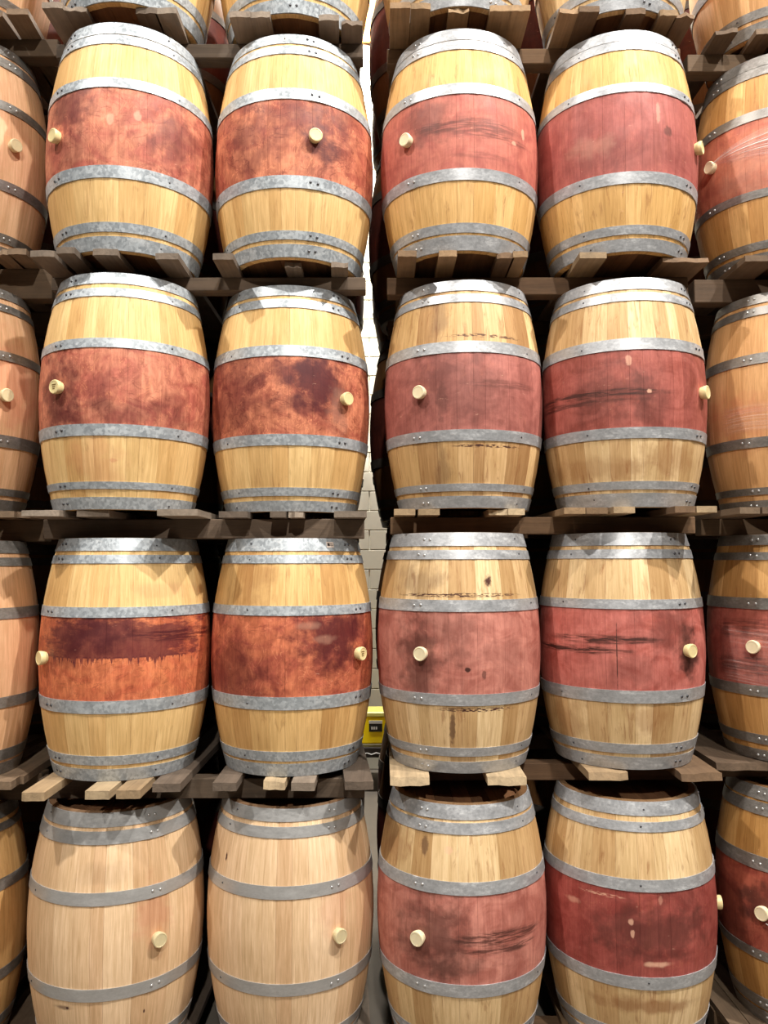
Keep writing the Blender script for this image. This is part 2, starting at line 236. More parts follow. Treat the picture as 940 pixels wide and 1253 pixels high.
STAINS = {'A1': [('b', -0.162, 0.58, 0.0922, 0.0913, 'P', 0.55), ('b', 0.312, 0.476, 0.0969, 0.1109, 'P', 0.4), ('b', 0.024, 0.504, 0.0189, 0.027, 'L', 0.45), ('b', 0.128, 0.528, 0.0187, 0.0274, 'L', 0.45), ('b', -0.153, 0.392, 0.0799, 0.0654, 'P', 0.3)], 'B1': [('b', 0.144, 0.448, 0.056, 0.0545, 'P', 0.6), ('b', 0.003, 0.528, 0.1982, 0.1393, 'P', 0.22), ('b', 0.174, 0.552, 0.1473, 0.0781, 'P', 0.3), ('b', -0.177, 0.452, 0.0763, 0.1028, 'P', 0.25)], 'C1': [('s', 0.012, 0.496, 0.2495, 0.0345, 'K', 0.5), ('b', -0.174, 0.528, 0.0968, 0.0778, 'K', 0.4), ('s', 0.134, 0.456, 0.1911, 0.0171, 'K', 0.45), ('s', 0.061, 0.372, 0.1388, 0.0132, 'K', 0.2), ('b', 0.272, 0.504, 0.0116, 0.032, 'L', 0.6), ('b', 0.214, 0.452, 0.014, 0.0104, 'L', 0.6)], 'D1': [('b', 0.125, 0.484, 0.0248, 0.0278, 'K', 0.5), ('b', -0.076, 0.392, 0.2569, 0.0602, 'K', 0.16), ('b', 0.082, 0.556, 0.0113, 0.0499, 'L', 0.3), ('b', -0.186, 0.432, 0.0744, 0.0344, 'L', 0.16)], 'A2': [('b', -0.183, 0.428, 0.0831, 0.1452, 'P', 0.6), ('b', 0.095, 0.372, 0.2129, 0.0443, 'P', 0.35), ('b', -0.003, 0.448, 0.0508, 0.0573, 'P', 0.3), ('b', -0.018, 0.184, 0.0981, 0.0935, 'R', 0.4), ('b', 0.064, 0.188, 0.0197, 0.0094, 'R', 0.6), ('b', 0.308, 0.412, 0.055, 0.0662, 'P', 0.25)], 'B2': [('b', -0.254, 0.5, 0.1436, 0.1902, 'P', 0.5), ('b', 0.147, 0.52, 0.1203, 0.1092, 'P', 0.75), ('b', 0.0, 0.576, 0.1007, 0.048, 'P', 0.4), ('b', 0.25, 0.412, 0.0431, 0.082, 'L', 0.18)], 'C2': [('b', -0.055, 0.496, 0.1643, 0.1505, 'K', 0.32), ('b', -0.122, 0.432, 0.0275, 0.0998, 'K', 0.3), ('s', 0.073, 0.248, 0.1745, 0.0081, 'K', 0.9), ('s', 0.067, 0.7, 0.1893, 0.0088, 'K', 0.7), ('s', 0.15, 0.5, 0.1769, 0.0169, 'K', 0.35), ('b', -0.144, 0.8, 0.0355, 0.0877, 'K', 0.3), ('b', -0.131, 0.172, 0.0302, 0.0915, 'K', 0.3)], 'D2': [('s', -0.22, 0.46, 0.3279, 0.0168, 'K', 0.75), ('s', -0.315, 0.428, 0.294, 0.0137, 'K', 0.6), ('b', -0.156, 0.456, 0.1447, 0.0865, 'K', 0.35), ('b', 0.018, 0.42, 0.0667, 0.0982, 'K', 0.3), ('b', -0.073, 0.588, 0.0159, 0.0271, 'L', 0.5), ('b', 0.003, 0.46, 0.0131, 0.0099, 'L', 0.7), ('b', -0.223, 0.156, 0.2285, 0.0395, 'B', 0.35), ('b', 0.101, 0.196, 0.1238, 0.0646, 'B', 0.35)], 'A3': [('d', 0.092, 0.556, 0.3568, 0.0749, 'P', 0.92), ('b', -0.034, 0.58, 0.1129, 0.056, 'P', 0.7), ('s', 0.345, 0.564, 0.2618, 0.0262, 'P', 0.7), ('b', 0.257, 0.74, 0.1687, 0.026, 'R', 0.35), ('b', -0.186, 0.528, 0.1283, 0.0822, 'P', 0.4)], 'B3': [('b', -0.25, 0.4, 0.1591, 0.131, 'P', 0.5), ('b', 0.223, 0.556, 0.1417, 0.1235, 'P', 0.72), ('b', 0.104, 0.6, 0.04, 0.0128, 'L', 0.22), ('b', 0.165, 0.544, 0.0424, 0.0129, 'L', 0.2), ('b', -0.14, 0.772, 0.0751, 0.1043, 'B', 0.35), ('b', 0.363, 0.608, 0.0509, 0.0673, 'P', 0.4)], 'C3': [('b', -0.186, 0.432, 0.0802, 0.1215, 'K', 0.5), ('b', -0.098, 0.56, 0.1442, 0.0884, 'K', 0.3), ('s', -0.027, 0.7, 0.301, 0.0095, 'K', 0.95), ('b', 0.101, 0.752, 0.0188, 0.0289, 'K', 0.9), ('b', 0.003, 0.412, 0.0159, 0.0126, 'K', 0.95), ('b', 0.07, 0.392, 0.0101, 0.019, 'K', 0.5), ('s', 0.046, 0.256, 0.1872, 0.0096, 'K', 0.9), ('b', -0.058, 0.188, 0.0137, 0.0782, 'K', 0.55), ('b', -0.208, 0.752, 0.0989, 0.052, 'K', 0.3), ('b', 0.168, 0.468, 0.1578, 0.0446, 'K', 0.12)], 'D3': [('s', -0.174, 0.52, 0.2432, 0.0194, 'K', 0.8), ('s', -0.299, 0.476, 0.2401, 0.0166, 'K', 0.8), ('b', 0.113, 0.568, 0.1103, 0.09, 'K', 0.4), ('b', 0.199, 0.46, 0.0569, 0.0715, 'K', 0.75), ('b', -0.113, 0.464, 0.0025, 0.1478, 'K', 0.8), ('b', 0.009, 0.208, 0.0696, 0.0658, 'B', 0.4), ('b', -0.345, 0.164, 0.0791, 0.075, 'B', 0.35), ('b', -0.052, 0.396, 0.0814, 0.0514, 'K', 0.25)], 'A4': [('b', 0.25, 0.56, 0.0569, 0.09, 'R', 0.55), ('b', -0.107, 0.248, 0.0349, 0.008, 'K', 0.55), ('b', -0.082, 0.248, 0.0073, 0.0064, 'K', 0.8), ('b', 0.061, 0.736, 0.0882, 0.034, 'K', 0.12), ('b', 0.22, 0.204, 0.0051, 0.0097, 'K', 0.9)], 'B4': [('b', 0.22, 0.568, 0.0606, 0.0786, 'R', 0.42), ('b', -0.278, 0.748, 0.0075, 0.0212, 'K', 0.8), ('b', 0.199, 0.444, 0.0933, 0.0677, 'K', 0.06)], 'C4': [('b', -0.134, 0.468, 0.1227, 0.1191, 'K', 0.55), ('s', 0.125, 0.476, 0.2082, 0.0267, 'K', 0.7), ('s', 0.11, 0.432, 0.1895, 0.015, 'K', 0.7), ('b', -0.189, 0.796, 0.0196, 0.0405, 'K', 0.5), ('b', -0.348, 0.764, 0.0629, 0.0489, 'B', 0.4), ('b', -0.049, 0.388, 0.0917, 0.0423, 'K', 0.25), ('b', -0.086, 0.792, 0.0207, 0.017, 'L', 0.4)], 'D4': [('b', -0.009, 0.476, 0.1834, 0.0895, 'K', 0.5), ('b', 0.131, 0.6, 0.0802, 0.0588, 'K', 0.3), ('b', -0.092, 0.52, 0.0119, 0.0148, 'L', 0.6), ('b', -0.086, 0.476, 0.0089, 0.018, 'L', 0.6), ('b', 0.012, 0.368, 0.0441, 0.0077, 'L', 0.75), ('s', -0.205, 0.604, 0.0975, 0.0075, 'L', 0.6), ('b', -0.33, 0.552, 0.0333, 0.0093, 'L', 0.4), ('b', -0.043, 0.204, 0.1922, 0.0229, 'B', 0.6), ('b', 0.021, 0.604, 0.0097, 0.0204, 'L', 0.25)], 'E1': [('b', -0.26, 0.424, 0.1026, 0.0877, 'L', 0.25), ('b', -0.318, 0.336, 0.1523, 0.0728, 'K', 0.2)], 'E2': [('b', -0.36, 0.392, 0.237, 0.0927, 'R', 0.5), ('s', -0.357, 0.428, 0.1954, 0.0179, 'R', 0.4)], 'E3': [('s', -0.336, 0.548, 0.1812, 0.0477, 'K', 0.4), ('s', -0.342, 0.396, 0.183, 0.0409, 'K', 0.5), ('b', -0.498, 0.432, 0.0755, 0.1421, 'K', 0.35)], 'E4': [('b', -0.333, 0.492, 0.075, 0.0705, 'K', 0.6), ('b', -0.486, 0.392, 0.1012, 0.168, 'K', 0.4)], 'F1': [('b', 0.342, 0.548, 0.1269, 0.2235, 'R', 0.28)], 'F2': [('b', 0.388, 0.552, 0.134, 0.1534, 'R', 0.6)], 'F3': [('b', 0.44, 0.488, 0.1322, 0.1648, 'R', 0.12)], 'C0': [], 'D0': []}
BOARDS = {'L0': [(-1.39, -1.306, 3.048), (-1.306, -1.216, 3.057), (-1.023, -0.936, 3.081), (-0.934, -0.845, 3.081), (-0.634, -0.546, 3.105), (-0.544, -0.464, 3.105), (-0.264, -0.179, 3.124), (-0.175, -0.086, 3.139)], 'L1': [(-1.405, -1.31, 3.039), (-1.294, -1.22, 3.007), (-1.148, -1.051, 3.023), (-0.916, -0.824, 3.068), (-0.687, -0.605, 3.072), (-0.407, -0.34, 3.148), (-0.215, -0.145, 3.148)], 'L2': [(-1.408, -1.262, 3.028), (-1.217, -1.088, 3.075), (-0.882, -0.726, 3.028), (-0.672, -0.556, 3.16), (-0.46, -0.397, 3.16), (-0.392, -0.331, 3.16), (-0.208, -0.076, 3.16)], 'L3': [(-1.354, -1.269, 2.967), (-1.116, -1.025, 2.987), (-1.002, -0.913, 2.994), (-0.893, -0.786, 3.081), (-0.668, -0.576, 3.093), (-0.469, -0.383, 3.093), (-0.367, -0.276, 3.093), (-0.156, -0.045, 3.104)], 'R0': [(0.027, 0.112, 3.102), (0.115, 0.197, 3.107), (0.272, 0.358, 3.116), (0.443, 0.532, 3.121), (0.535, 0.617, 3.121), (0.737, 0.818, 3.121), (0.823, 0.908, 3.126), (1.019, 1.101, 3.14), (1.161, 1.235, 3.15), (1.238, 1.321, 3.15)], 'R1': [(0.057, 0.134, 3.123), (0.224, 0.297, 3.123), (0.464, 0.534, 3.14), (0.536, 0.596, 3.131), (0.807, 0.918, 3.145), (1.161, 1.355, 3.183)], 'R2': [(0.047, 0.134, 3.2), (0.141, 0.228, 3.2), (0.426, 0.503, 3.2), (0.508, 0.576, 3.2), (0.727, 0.812, 3.139), (0.817, 0.904, 3.139), (0.914, 0.998, 3.093), (1.145, 1.225, 3.071), (1.229, 1.309, 3.071)], 'R3': [(0.022, 0.175, 3.076), (0.403, 0.555, 3.076), (0.813, 0.971, 3.146), (1.174, 1.339, 3.134)], 'E0': [(1.477, 1.567, 3.304), (1.654, 1.745, 3.32)], 'E1': [(1.537, 1.673, 3.245)], 'E2': [(1.404, 1.485, 3.083), (1.495, 1.582, 3.083)], 'E3': [(1.388, 1.625, 3.3)], 'F0': [(-1.724, -1.636, 3.22), (-1.615, -1.523, 3.22)], 'F1': [(-1.671, -1.585, 3.22), (-1.582, -1.506, 3.22)], 'F2': [(-1.616, -1.513, 3.182), (-1.527, -1.456, 3.22)], 'F3': [(-1.57, -1.467, 3.141), (-1.501, -1.452, 3.22)], 'L4': [(-1.354, -1.269, 2.967), (-1.116, -1.025, 2.987), (-1.002, -0.913, 2.994), (-0.893, -0.786, 3.081), (-0.668, -0.576, 3.093), (-0.469, -0.383, 3.093), (-0.367, -0.276, 3.093), (-0.156, -0.045, 3.104)], 'R4': [(0.047, 0.134, 3.2), (0.141, 0.228, 3.2), (0.426, 0.503, 3.2), (0.508, 0.576, 3.2), (0.727, 0.812, 3.139), (0.817, 0.904, 3.139), (0.914, 0.998, 3.093), (1.145, 1.225, 3.071), (1.229, 1.309, 3.071)], 'E4': [(1.404, 1.485, 3.083), (1.495, 1.582, 3.083)], 'F4': [(-1.616, -1.513, 3.182), (-1.527, -1.456, 3.22)]}

LABELS = {
'A0': 'yellow oak barrel cut off by the top edge, second left of the bright gap',
'B0': 'yellow oak barrel cut off by the top edge, just left of the orange plywood',
'C0': 'oak barrel cut off by the top edge, first right of the bright gap',
'D0': 'tan oak barrel cut off by the top edge, second right of the bright gap',
'E0': 'natural orange oak barrel in the top right corner',
'F0': 'pale riveted oak barrel in the top left corner',
'A1': 'barrel with two pale spots on its orange-red band, bung at its left edge',
'B1': 'barrel with veined rust-red band and bung right of centre, top whole row',
'C1': 'barrel with salmon-red band, dark horizontal smears and bung at left, top whole row',
'D1': 'barrel with plain rose-red band, bung jutting from its right edge, top whole row',
'E1': 'barrel at the upper right edge, clear film stretched away from its bung',
'F1': 'pale barrel without red band at the upper left edge, half in shadow',
'A2': 'barrel with rust-red band and pink patch on the wood below it, bung at left',
'B2': 'barrel with purple cloud left of its bung, second whole row, by the bright gap',
'C2': 'barrel with dusty pink band over strongly contrasting light and dark staves',
'D2': 'barrel with dark red band, black-brown streaks and bung on its right edge',
'E2': 'natural oak barrel at the right edge with faint film-wrapped red lower half',
'F2': 'pale barrel at the left edge with pink blush around its bung',
'A3': 'barrel with a dark purple spill dripping down its orange band',
'B3': 'barrel with brownish-red band and tiny sticker on its top hoop, beside yellow case',
'C3': 'barrel with dusty pink band and black scuffs on the wood above and below',
'D3': 'barrel with rose-pink band and dark smear, bung over a dark drip at right',
'E3': 'barrel at the right edge with film-wrapped red band and pale bung',
'F3': 'pale barrel at the left edge with no bung in view, third whole row',
'A4': 'new pale oak barrel with pink blush above its bung, second from left, bottom row',
'B4': 'new pale oak barrel in the bottom row, just left of the central gap',
'C4': 'bottom row barrel with pink-red band, brown cloud and dark streaks right of bung',
'D4': 'bottom row barrel with deep dark red band and pale chips',
'E4': 'barrel at the lower right edge with dark brownish-red band',
'F4': 'honey-coloured barrel at the lower left edge, bottom row'}
PLABELS = {}
_st = {'L': ('grey weathered pallet', 'left of the bright gap'), 'R': ('brown pallet', 'right of the bright gap'), 'E': ('dark worn pallet', 'at the right edge'), 'F': ('worn pallet', 'at the left edge')}
_tr = ['topmost in view, under the cut-off barrels', 'between the first and second whole rows', 'between the second and third whole rows', 'between the third and bottom rows', 'on the floor under the bottom row']
for _k, (_a, _b) in _st.items():
    for _i, _t in enumerate(_tr): PLABELS[_k + str(_i)] = '%s %s, %s' % (_a, _b, _t)

# ---------------- the setting ----------------
m_floor = plain_material('concrete', lin(120, 112, 102), .8, 0, .3, 6)
fl = part('floor', box_mesh('floor', -7, 7, -5, 9.2, -.1, 0), m_floor); fl['kind'] = 'structure'
WY = 8.0
m_mortar = plain_material('mortar', lin(234, 230, 216), .85, 0, .15, 30)
m_block = plain_material('painted_block', lin(226, 220, 202), .7, 0, .16, 9)
wall = part('wall_back', box_mesh('wall_back', -7, 7, WY+.012, WY+.2, 0, 9.8), m_mortar); wall['kind'] = 'structure'
blk = [box_mesh('block', -.195, .195, -.012, .012, -.096, .096, bevel=.004)]
for row in range(49):
    zc = .1 + row*.2; off = .2 if row % 2 else 0.
    for k in range(-2, 3):
        part('block', blk[0], m_block, wall, (k*.4 + off - .15, WY + .004 + random.uniform(-.0015, .0015), zc))
v, f = [], []
for row in range(49):
    zc = .1 + row*.2; off = .2 if row % 2 else 0.
    for k in list(range(-17, -2)) + list(range(3, 18)):
        xc = k*.4 + off - .15
        bv, bf = box_data(xc-.195, xc+.195, WY-.008, WY+.014, zc-.096, zc+.096)
        f += [tuple(i+len(v) for i in q) for q in bf]; v += bv
o = part('distant_block', mesh_from('distant_block', v, f), m_block, wall); o['kind'] = 'stuff'
# plywood facing high on the back wall, its screws showing
m_ply = plank_material('plywood', lin(222, 152, 70), lin(214, 140, 60), 'X', .6, .1)
t = thing('plywood_sheet', 'orange plywood sheet high on the pale block wall, seen through the central gap', 'panel', (-.15, WY-.03, 8.0))
part('board', box_mesh('ply', -1.2, 1.2, -.012, .012, -.42, .42, bevel=.002), m_ply, t)
m_screw = plain_material('screw', (.05, .04, .03), .5, .5)
scr = lathe_mesh('screw', [(.009, 0), (.009, .004), (.004, .006)], 8)
for sx, sz in ((-.06, -.31), (.0, -.25), (-.05, -.14), (.02, -.06), (.02, -.03), (-.4, -.3), (.4, -.3), (-.4, .1), (.4, .1), (0, .3)):
    part('screw', scr, m_screw, t, (sx, -.012, sz), (PI/2, 0, 0))
# yellow case on a dark bench against that wall
m_yel = plain_material('yellow_plastic', lin(255, 222, 0), .35); m_blk = plain_material('black_plastic', (.012, .01, .009), .5)
m_wht = plain_material('white_print', (.75, .74, .7), .5); m_steel = plain_material('dark_steel', (.03, .022, .018), .55, .3)
m_dull = plain_material('grey_trim', lin(120, 112, 70), .5)
bz = .40
t = thing('bench', 'dark low bench under the yellow case, seen through the gap between the stacks', 'bench', (-.2, 7.5, 0))
part('bench_top', box_mesh('bt', -.62, .62, -.3, .3, bz-.09, bz, bevel=.004), m_steel, t)
bl = box_mesh('bl', -.025, .025, -.025, .025, 0, bz-.09)
for sx in (-1, 1):
    for sy in (-1, 1): part('leg', bl, m_steel, t, (sx*.56, sy*.25, 0))
m_wrap = plain_material('crumpled_film', (.75, .73, .7), .2)
v, f = [], []
for i in range(25):
    xx = -.5 + i/24; zz = bz - .035 - .02*abs(math.sin(i*1.9)); v += [(xx, -.305, zz), (xx, -.309, zz - .008 - .006*math.sin(i*2.7)), (xx, -.3, zz-.01)]
    if i: f += [(3*i-3, 3*i, 3*i+1, 3*i-2), (3*i-2, 3*i+1, 3*i+2, 3*i-1), (3*i-1, 3*i+2, 3*i, 3*i-3)]
part('plastic_strip', mesh_from('strip', v, f), m_wrap, t)
t = thing('tool_case', 'bright yellow case with a small black label, standing on the dark bench behind the stacks', 'case', (-.14, 7.35, bz))
part('body', box_mesh('yb', -.3, .3, -.14, .14, .03, .27, bevel=.012), m_yel, t)
part('base_trim', box_mesh('ybt', -.3, .3, -.142, .142, 0, .03, bevel=.004), m_dull, t)
part('lid', box_mesh('yl', -.305, .305, -.145, .145, .272, .315, bevel=.01), plain_material('pale_yellow', lin(250, 240, 130), .4), t)
lb = part('label_plate', box_mesh('lp', 0, .12, -.146, -.14, .14, .21), m_blk, t)
part('label_header', box_mesh('lh', 0, .12, -.1462, -.14, .212, .238), m_wht, t)
# small worn figures on the black label
for q, (gx, gw) in enumerate(((.02, .014), (.04, .014), (.06, .014))):
    part('print_mark', box_mesh('pm', gx, gx+gw, -.148, -.146, .16, .185), m_wht, lb)

# ---------------- barrel geometry ----------------
H, RB, RH = .95, .35, .2792
def rad(z): return RB - (RB-RH)*(2*z/H - 1)**2
ZS = [0, .012, .05, .1, .17, .25, .33, .42, .475, .53, .62, .70, .78, .85, .90, .938, .95]
def stave_mesh(a0, a1):
    v, f = [], []; nz = len(ZS); g = .0009; nc = 4
    for z in ZS:
        r = rad(z); e = .0035 if z in (0, .95) else 0
        for k in range(nc):
            a = a0 + (a1-a0)*k/(nc-1) + (g if k == 0 else -g if k == nc-1 else 0)
            rr = r - e - (.0011 if k in (0, nc-1) else 0)
            v.append((rr*math.sin(a), -rr*math.cos(a), z))
        for a in (a1-g, a0+g): v.append(((r-.027)*math.sin(a), -(r-.027)*math.cos(a), z))
    n = nc+2
    for i in range(nz-1):
        for k in range(n): f.append((i*n+k, i*n+(k+1) % n, (i+1)*n+(k+1) % n, (i+1)*n+k))
    f.append(tuple(range(n))[::-1]); f.append(tuple((nz-1)*n+k for k in range(n)))
    return mesh_from('stave', v, f, 35)
def stave_set(seed):
    rn = random.Random(seed); ws = [rn.uniform(.55, 1.35) for _ in range(27)]; s = sum(ws); a = rn.uniform(0, 1); out = []
    for w_ in ws: out.append(stave_mesh(a, a + w_/s*2*PI)); a += w_/s*2*PI
    return out
STAVES = [stave_set(s) for s in (3, 11, 23)]
def head_boards(rh, th=.018, n=7):
    out = []; w_ = 2*rh/n
    for k in range(n):
        x0, x1 = -rh + k*w_ + .0006, -rh + (k+1)*w_ - .0006
        pts = []
        for i in range(7):
            xx = x0 + (x1-x0)*i/6; pts.append((xx, -math.sqrt(max(rh*rh - xx*xx, 0.))))
        for i in range(6, -1, -1):
            xx = x0 + (x1-x0)*i/6; pts.append((xx, math.sqrt(max(rh*rh - xx*xx, 0.))))
        if k == 0: pts = pts[1:-1] + [(x0, 0)]
        m_ = len(pts); v = [(p[0], p[1], 0) for p in pts] + [(p[0], p[1], th) for p in pts]
        f = [tuple(range(m_))[::-1], tuple(range(m_, 2*m_))] + [(i, (i+1) % m_, m_+(i+1) % m_, m_+i) for i in range(m_)]
        out.append(mesh_from('head_board', v, f, 30))
    return out
HEADB = head_boards(.2585)
def hoop_mesh(z0, z1, seam, seg=72):
    """flat steel band with a lapped joint at the seam"""
    v, f = [], []
    for k in range(seg):
        a = seam + .11 + 2*PI*k/seg
        t_ = .0032 + (.0022 if (2*PI - 2*PI*k/seg) < .23 or k == 0 else 0)
        for z, o in ((z0, -.001), (z0, t_), (z1, t_), (z1, -.001)):
            r = rad(z) + o; v.append((r*math.sin(a), -r*math.cos(a), z))
    for k in range(seg):
        k2 = (k+1) % seg
        for i in range(4): f.append((k*4+i, k2*4+i, k2*4+(i+1) % 4, k*4+(i+1) % 4))
    return mesh_from('hoop', v, f, 30)
RIVET = lathe_mesh('rivet', [(.0058, 0), (.0056, .0016), (.0042, .0034), (.0016, .0044)], 12, 80)
NAIL = lathe_mesh('hoop_nail', [(.0040, 0), (.0038, .0014), (.0018, .0024)], 10, 80)
BUNGM = lathe_mesh('bung', [(.0215, -.02), (.0235, 0), (.0255, .006), (.0275, .016), (.0282, .024), (.027, .0275), (.0235, .0285), (.0225, .0272), (.010, .0268), (.001, .0268)], 32, 50)

M_RIV_D = plain_material('rivet_dark', (.10, .10, .11), .4, .7); M_RIV_L = plain_material('rivet_steel', (.50, .50, .50), .35, .6)
def bung_mat(n, c):
    g = G(n); nn = g.noise(g.obj(), 60, 3); v = g.m('MULTIPLY_ADD', g.m('SUBTRACT', nn, .5), .25, 1.0)
    g.put(g.b.inputs['Base Color'], g.mix(1.0, c, g.comb(v, v, v), 'MULTIPLY')); g.b.inputs['Roughness'].default_value = .42
    g.b.inputs['Subsurface Weight'].default_value = .15; g.b.inputs['Subsurface Radius'].default_value = (.01, .007, .004); return g.mat
M_BUNG = {'y': bung_mat('bung_cream', lin(232, 214, 160)), 'w': bung_mat('bung_pale', lin(240, 226, 190)), 'g': bung_mat('bung_grey', lin(214, 200, 160))}
M_MARK = plain_material('bung_print', lin(120, 95, 50), .6)

HOOP_M = {
 'left': hoop_material('galvanised_left', lin(154, 161, 168), lin(190, 197, 203), .32, .42, .4, .3, 1.),
 'right': hoop_material('galvanised_right', lin(152, 154, 158), lin(196, 198, 202), .4, .4, .12, .35, 2.),
 'new': hoop_material('steel_new', lin(170, 170, 170), lin(196, 196, 196), .5, .36, .05, .06, 3.),
 'far': hoop_material('steel_far', lin(120, 116, 112), lin(158, 154, 150), .55, .42, .1, .08, 4.)}

def wood_kw(n):
    c, r = n[0], n[1]; s = STAINS.get(n, ())
    kw = dict(stains=s, seed=(ord(c)*7 + int(r)*3) % 41 * 1.7, zb=(HOOPS[n][6]-.012, HOOPS[n][5]+.012))
    kw['mott'] = .9 if c in 'AB' else .4
    if c in 'AB' and r in '0123':
        kw.update(wood=lin(230, 192, 132), wood2=lin(216, 172, 112), tint=.11, veins=.5, grime=.3, band=lin(206, 134, 106), band2=lin(176, 96, 80))
        if n in ('B1', 'B2'): kw.update(band=lin(206, 130, 98), band2=lin(166, 88, 70), veins=.7)
        if n == 'A3': kw.update(band=lin(216, 128, 86), band2=lin(198, 104, 72), veins=.45)
        if n == 'B3': kw.update(wood=lin(226, 184, 122), wood2=lin(200, 154, 96), band=lin(204, 118, 84), band2=lin(176, 90, 70), veins=.55, grime=.36)
    elif c in 'AB':
        kw.update(wood=lin(232, 198, 158), wood2=lin(216, 178, 138), tint=.14, grime=.06)
    elif c in 'CD':
        kw.update(wood=lin(222, 190, 142), wood2=lin(196, 158, 110), tint=.26, grime=.55, band=lin(194, 122, 112), band2=lin(170, 98, 90), veins=.1)
        if n in ('C1', 'D1'): kw.update(tint=.14, wood=lin(222, 178, 116), wood2=lin(212, 166, 102), band=lin(194, 114, 98), band2=lin(174, 94, 84))
        if n == 'D1': kw.update(band=lin(172, 96, 88), band2=lin(156, 82, 76))
        if n == 'C2': kw.update(tint=.42, wood=lin(222, 184, 130), wood2=lin(188, 146, 100), band=lin(188, 118, 108), band2=lin(160, 96, 88))
        if n == 'D2': kw.update(tint=.34, band=lin(172, 96, 86), band2=lin(146, 74, 64))
        if n in ('C3', 'C4'): kw.update(band=lin(200, 132, 118), band2=lin(172, 102, 90))
        if n == 'D3': kw.update(band=lin(198, 116, 106), band2=lin(172, 88, 78))
        if n == 'D4': kw.update(band=lin(164, 82, 74), band2=lin(142, 62, 56))
        if r == '0': kw.update(tint=.12)
    elif c == 'E':
        kw.update(wood=lin(216, 168, 108), wood2=lin(192, 142, 84), tint=.2, grime=.35, band=lin(202, 124, 98), band2=lin(180, 100, 82), veins=.1)
        if n in ('E0', 'E2'): kw.update(band=None, band2=None, wood=lin(222, 174, 122), wood2=lin(206, 156, 104), grime=.12)
        if n == 'E3': kw.update(band=lin(186, 106, 92), band2=lin(160, 82, 72))
        if n == 'E4': kw.update(band=lin(170, 90, 70), band2=lin(144, 66, 54), wood=lin(200, 154, 94), wood2=lin(180, 132, 74))
    else:
        kw.update(wood=lin(226, 182, 142), wood2=lin(212, 164, 122), tint=.16, grime=.08)
        if n == 'F4': kw.update(wood=lin(218, 174, 116), wood2=lin(200, 152, 94), grime=.25)
    return kw

LABEL = LABELS
def make_barrel(n):
    x, y, z = POS[n]; hz = HOOPS[n]
    b = thing('wine_barrel', LABEL[n], 'barrel', (x, y, z), 'oak barrels standing on the pallets')
    mat = barrel_material('oak_' + n.lower(), **wood_kw(n))
    ss = STAVES[(ord(n[0]) + int(n[1])) % 3]
    for me in ss: part('stave', me, mat, b)
    hk = dict(wood_kw(n)); 
    for zz in (.022, .893):
        for me in HEADB: part('head_board', me, M_HEAD, b, (0, 0, zz))
    seam = SEAM.get(n, BUNG.get(n, (.5,))[0]); hm = HOOP_M['new' if n in ('A4', 'B4') else {'A': 'left', 'B': 'left', 'C': 'right', 'D': 'right'}.get(n[0], 'far')]
    riv = M_RIV_D if (n[0] in 'AB' and n[1] != '4') or n[0] == 'D' else M_RIV_L
    rn = random.Random(n)
    for q in range(6):
        z1, z0 = hz[2*q], hz[2*q+1]
        if q == 0: z1 -= .001
        if q == 5: z0 += .001
        s = seam + rn.uniform(-.04, .04)
        h = part('hoop', hoop_mesh(z0, z1, s), hm, b)
        zc = (z0+z1)/2
        for da in (-.045, .045):
            a = s + da; r = rad(zc) + .0050
            part('rivet', RIVET, riv, h, (r*math.sin(a), -r*math.cos(a), zc + rn.uniform(-.003, .003)), (PI/2, 0, a))
        for da in (1.45, -1.5, 3.0):
            a = s + da + rn.uniform(-.1, .1); r = rad(zc) + .0028
            part('hoop_nail', NAIL, M_RIV_D, h, (r*math.sin(a), -r*math.cos(a), zc + rn.uniform(-.006, .006)), (PI/2, 0, a))
    if n in BUNG:
        a, zb = BUNG[n]; r = rad(zb)
        bg_ = part('bung', BUNGM, M_BUNG['g' if n in ('A4', 'B4', 'F1', 'F2') else 'w' if n[0] in 'CE' else 'y'], b, (r*math.sin(a), -r*math.cos(a), zb), (PI/2, 0, a))
        if n in ('A2', 'B3'):
            for k in range(3):
                part('print_mark', box_mesh('mark', -.011 + .002*k, .011 - .003*k, -.0022, .0022, .0266, .0275), M_MARK, bg_, (0, .008 - k*.008, 0))
    return b
M_HEAD = plank_material('head_oak', lin(140, 98, 66), lin(112, 76, 50), 'Y', .75, .25)
BARREL = {n: make_barrel(n) for n in POS}

# stickers stapled on two hoops
M_STK = plain_material('sticker_paper', lin(226, 208, 196), .6); M_STK2 = plain_material('sticker_ink', lin(60, 48, 44), .6); M_STKS = plain_material('sticker_silver', lin(190, 192, 190), .45, .2)
def curved_patch(a0, a1, z0, z1, off, n=6):
    v, f = [], []
    for i in range(n+1):
        a = a0 + (a1-a0)*i/n
        for z in (z0, z1):
            for o_ in (off, off-.0006): r = rad(z)+o_; v.append((r*math.sin(a), -r*math.cos(a), z))
    for i in range(n):
        p, q = 4*i, 4*i+4
        f += [(p, q, q+2, p+2), (p+1, p+3, q+3, q+1), (p, p+1, q+1, q), (p+2, q+2, q+3, p+3)]
    f += [(0, 2, 3, 1), (4*n, 4*n+1, 4*n+3, 4*n+2)]
    return mesh_from('patch', v, f)
st = part('sticker', curved_patch(.60, .72, .911, .934, .0040), M_STK, BARREL['B3'], label='tiny pale sticker with a dark square on the top hoop')
part('printed_square', curved_patch(.61, .65, .917, .929, .0046), M_STK2, st); part('printed_line', curved_patch(.658, .71, .920, .922, .0046, 3), M_STK2, st); part('printed_line', curved_patch(.658, .70, .926, .9275, .0046, 3), M_STK2, st)
st = part('sticker', curved_patch(-.07, .0, .912, .934, .0040), M_STKS, BARREL['B1'], label='tiny silvery sticker on the top hoop')
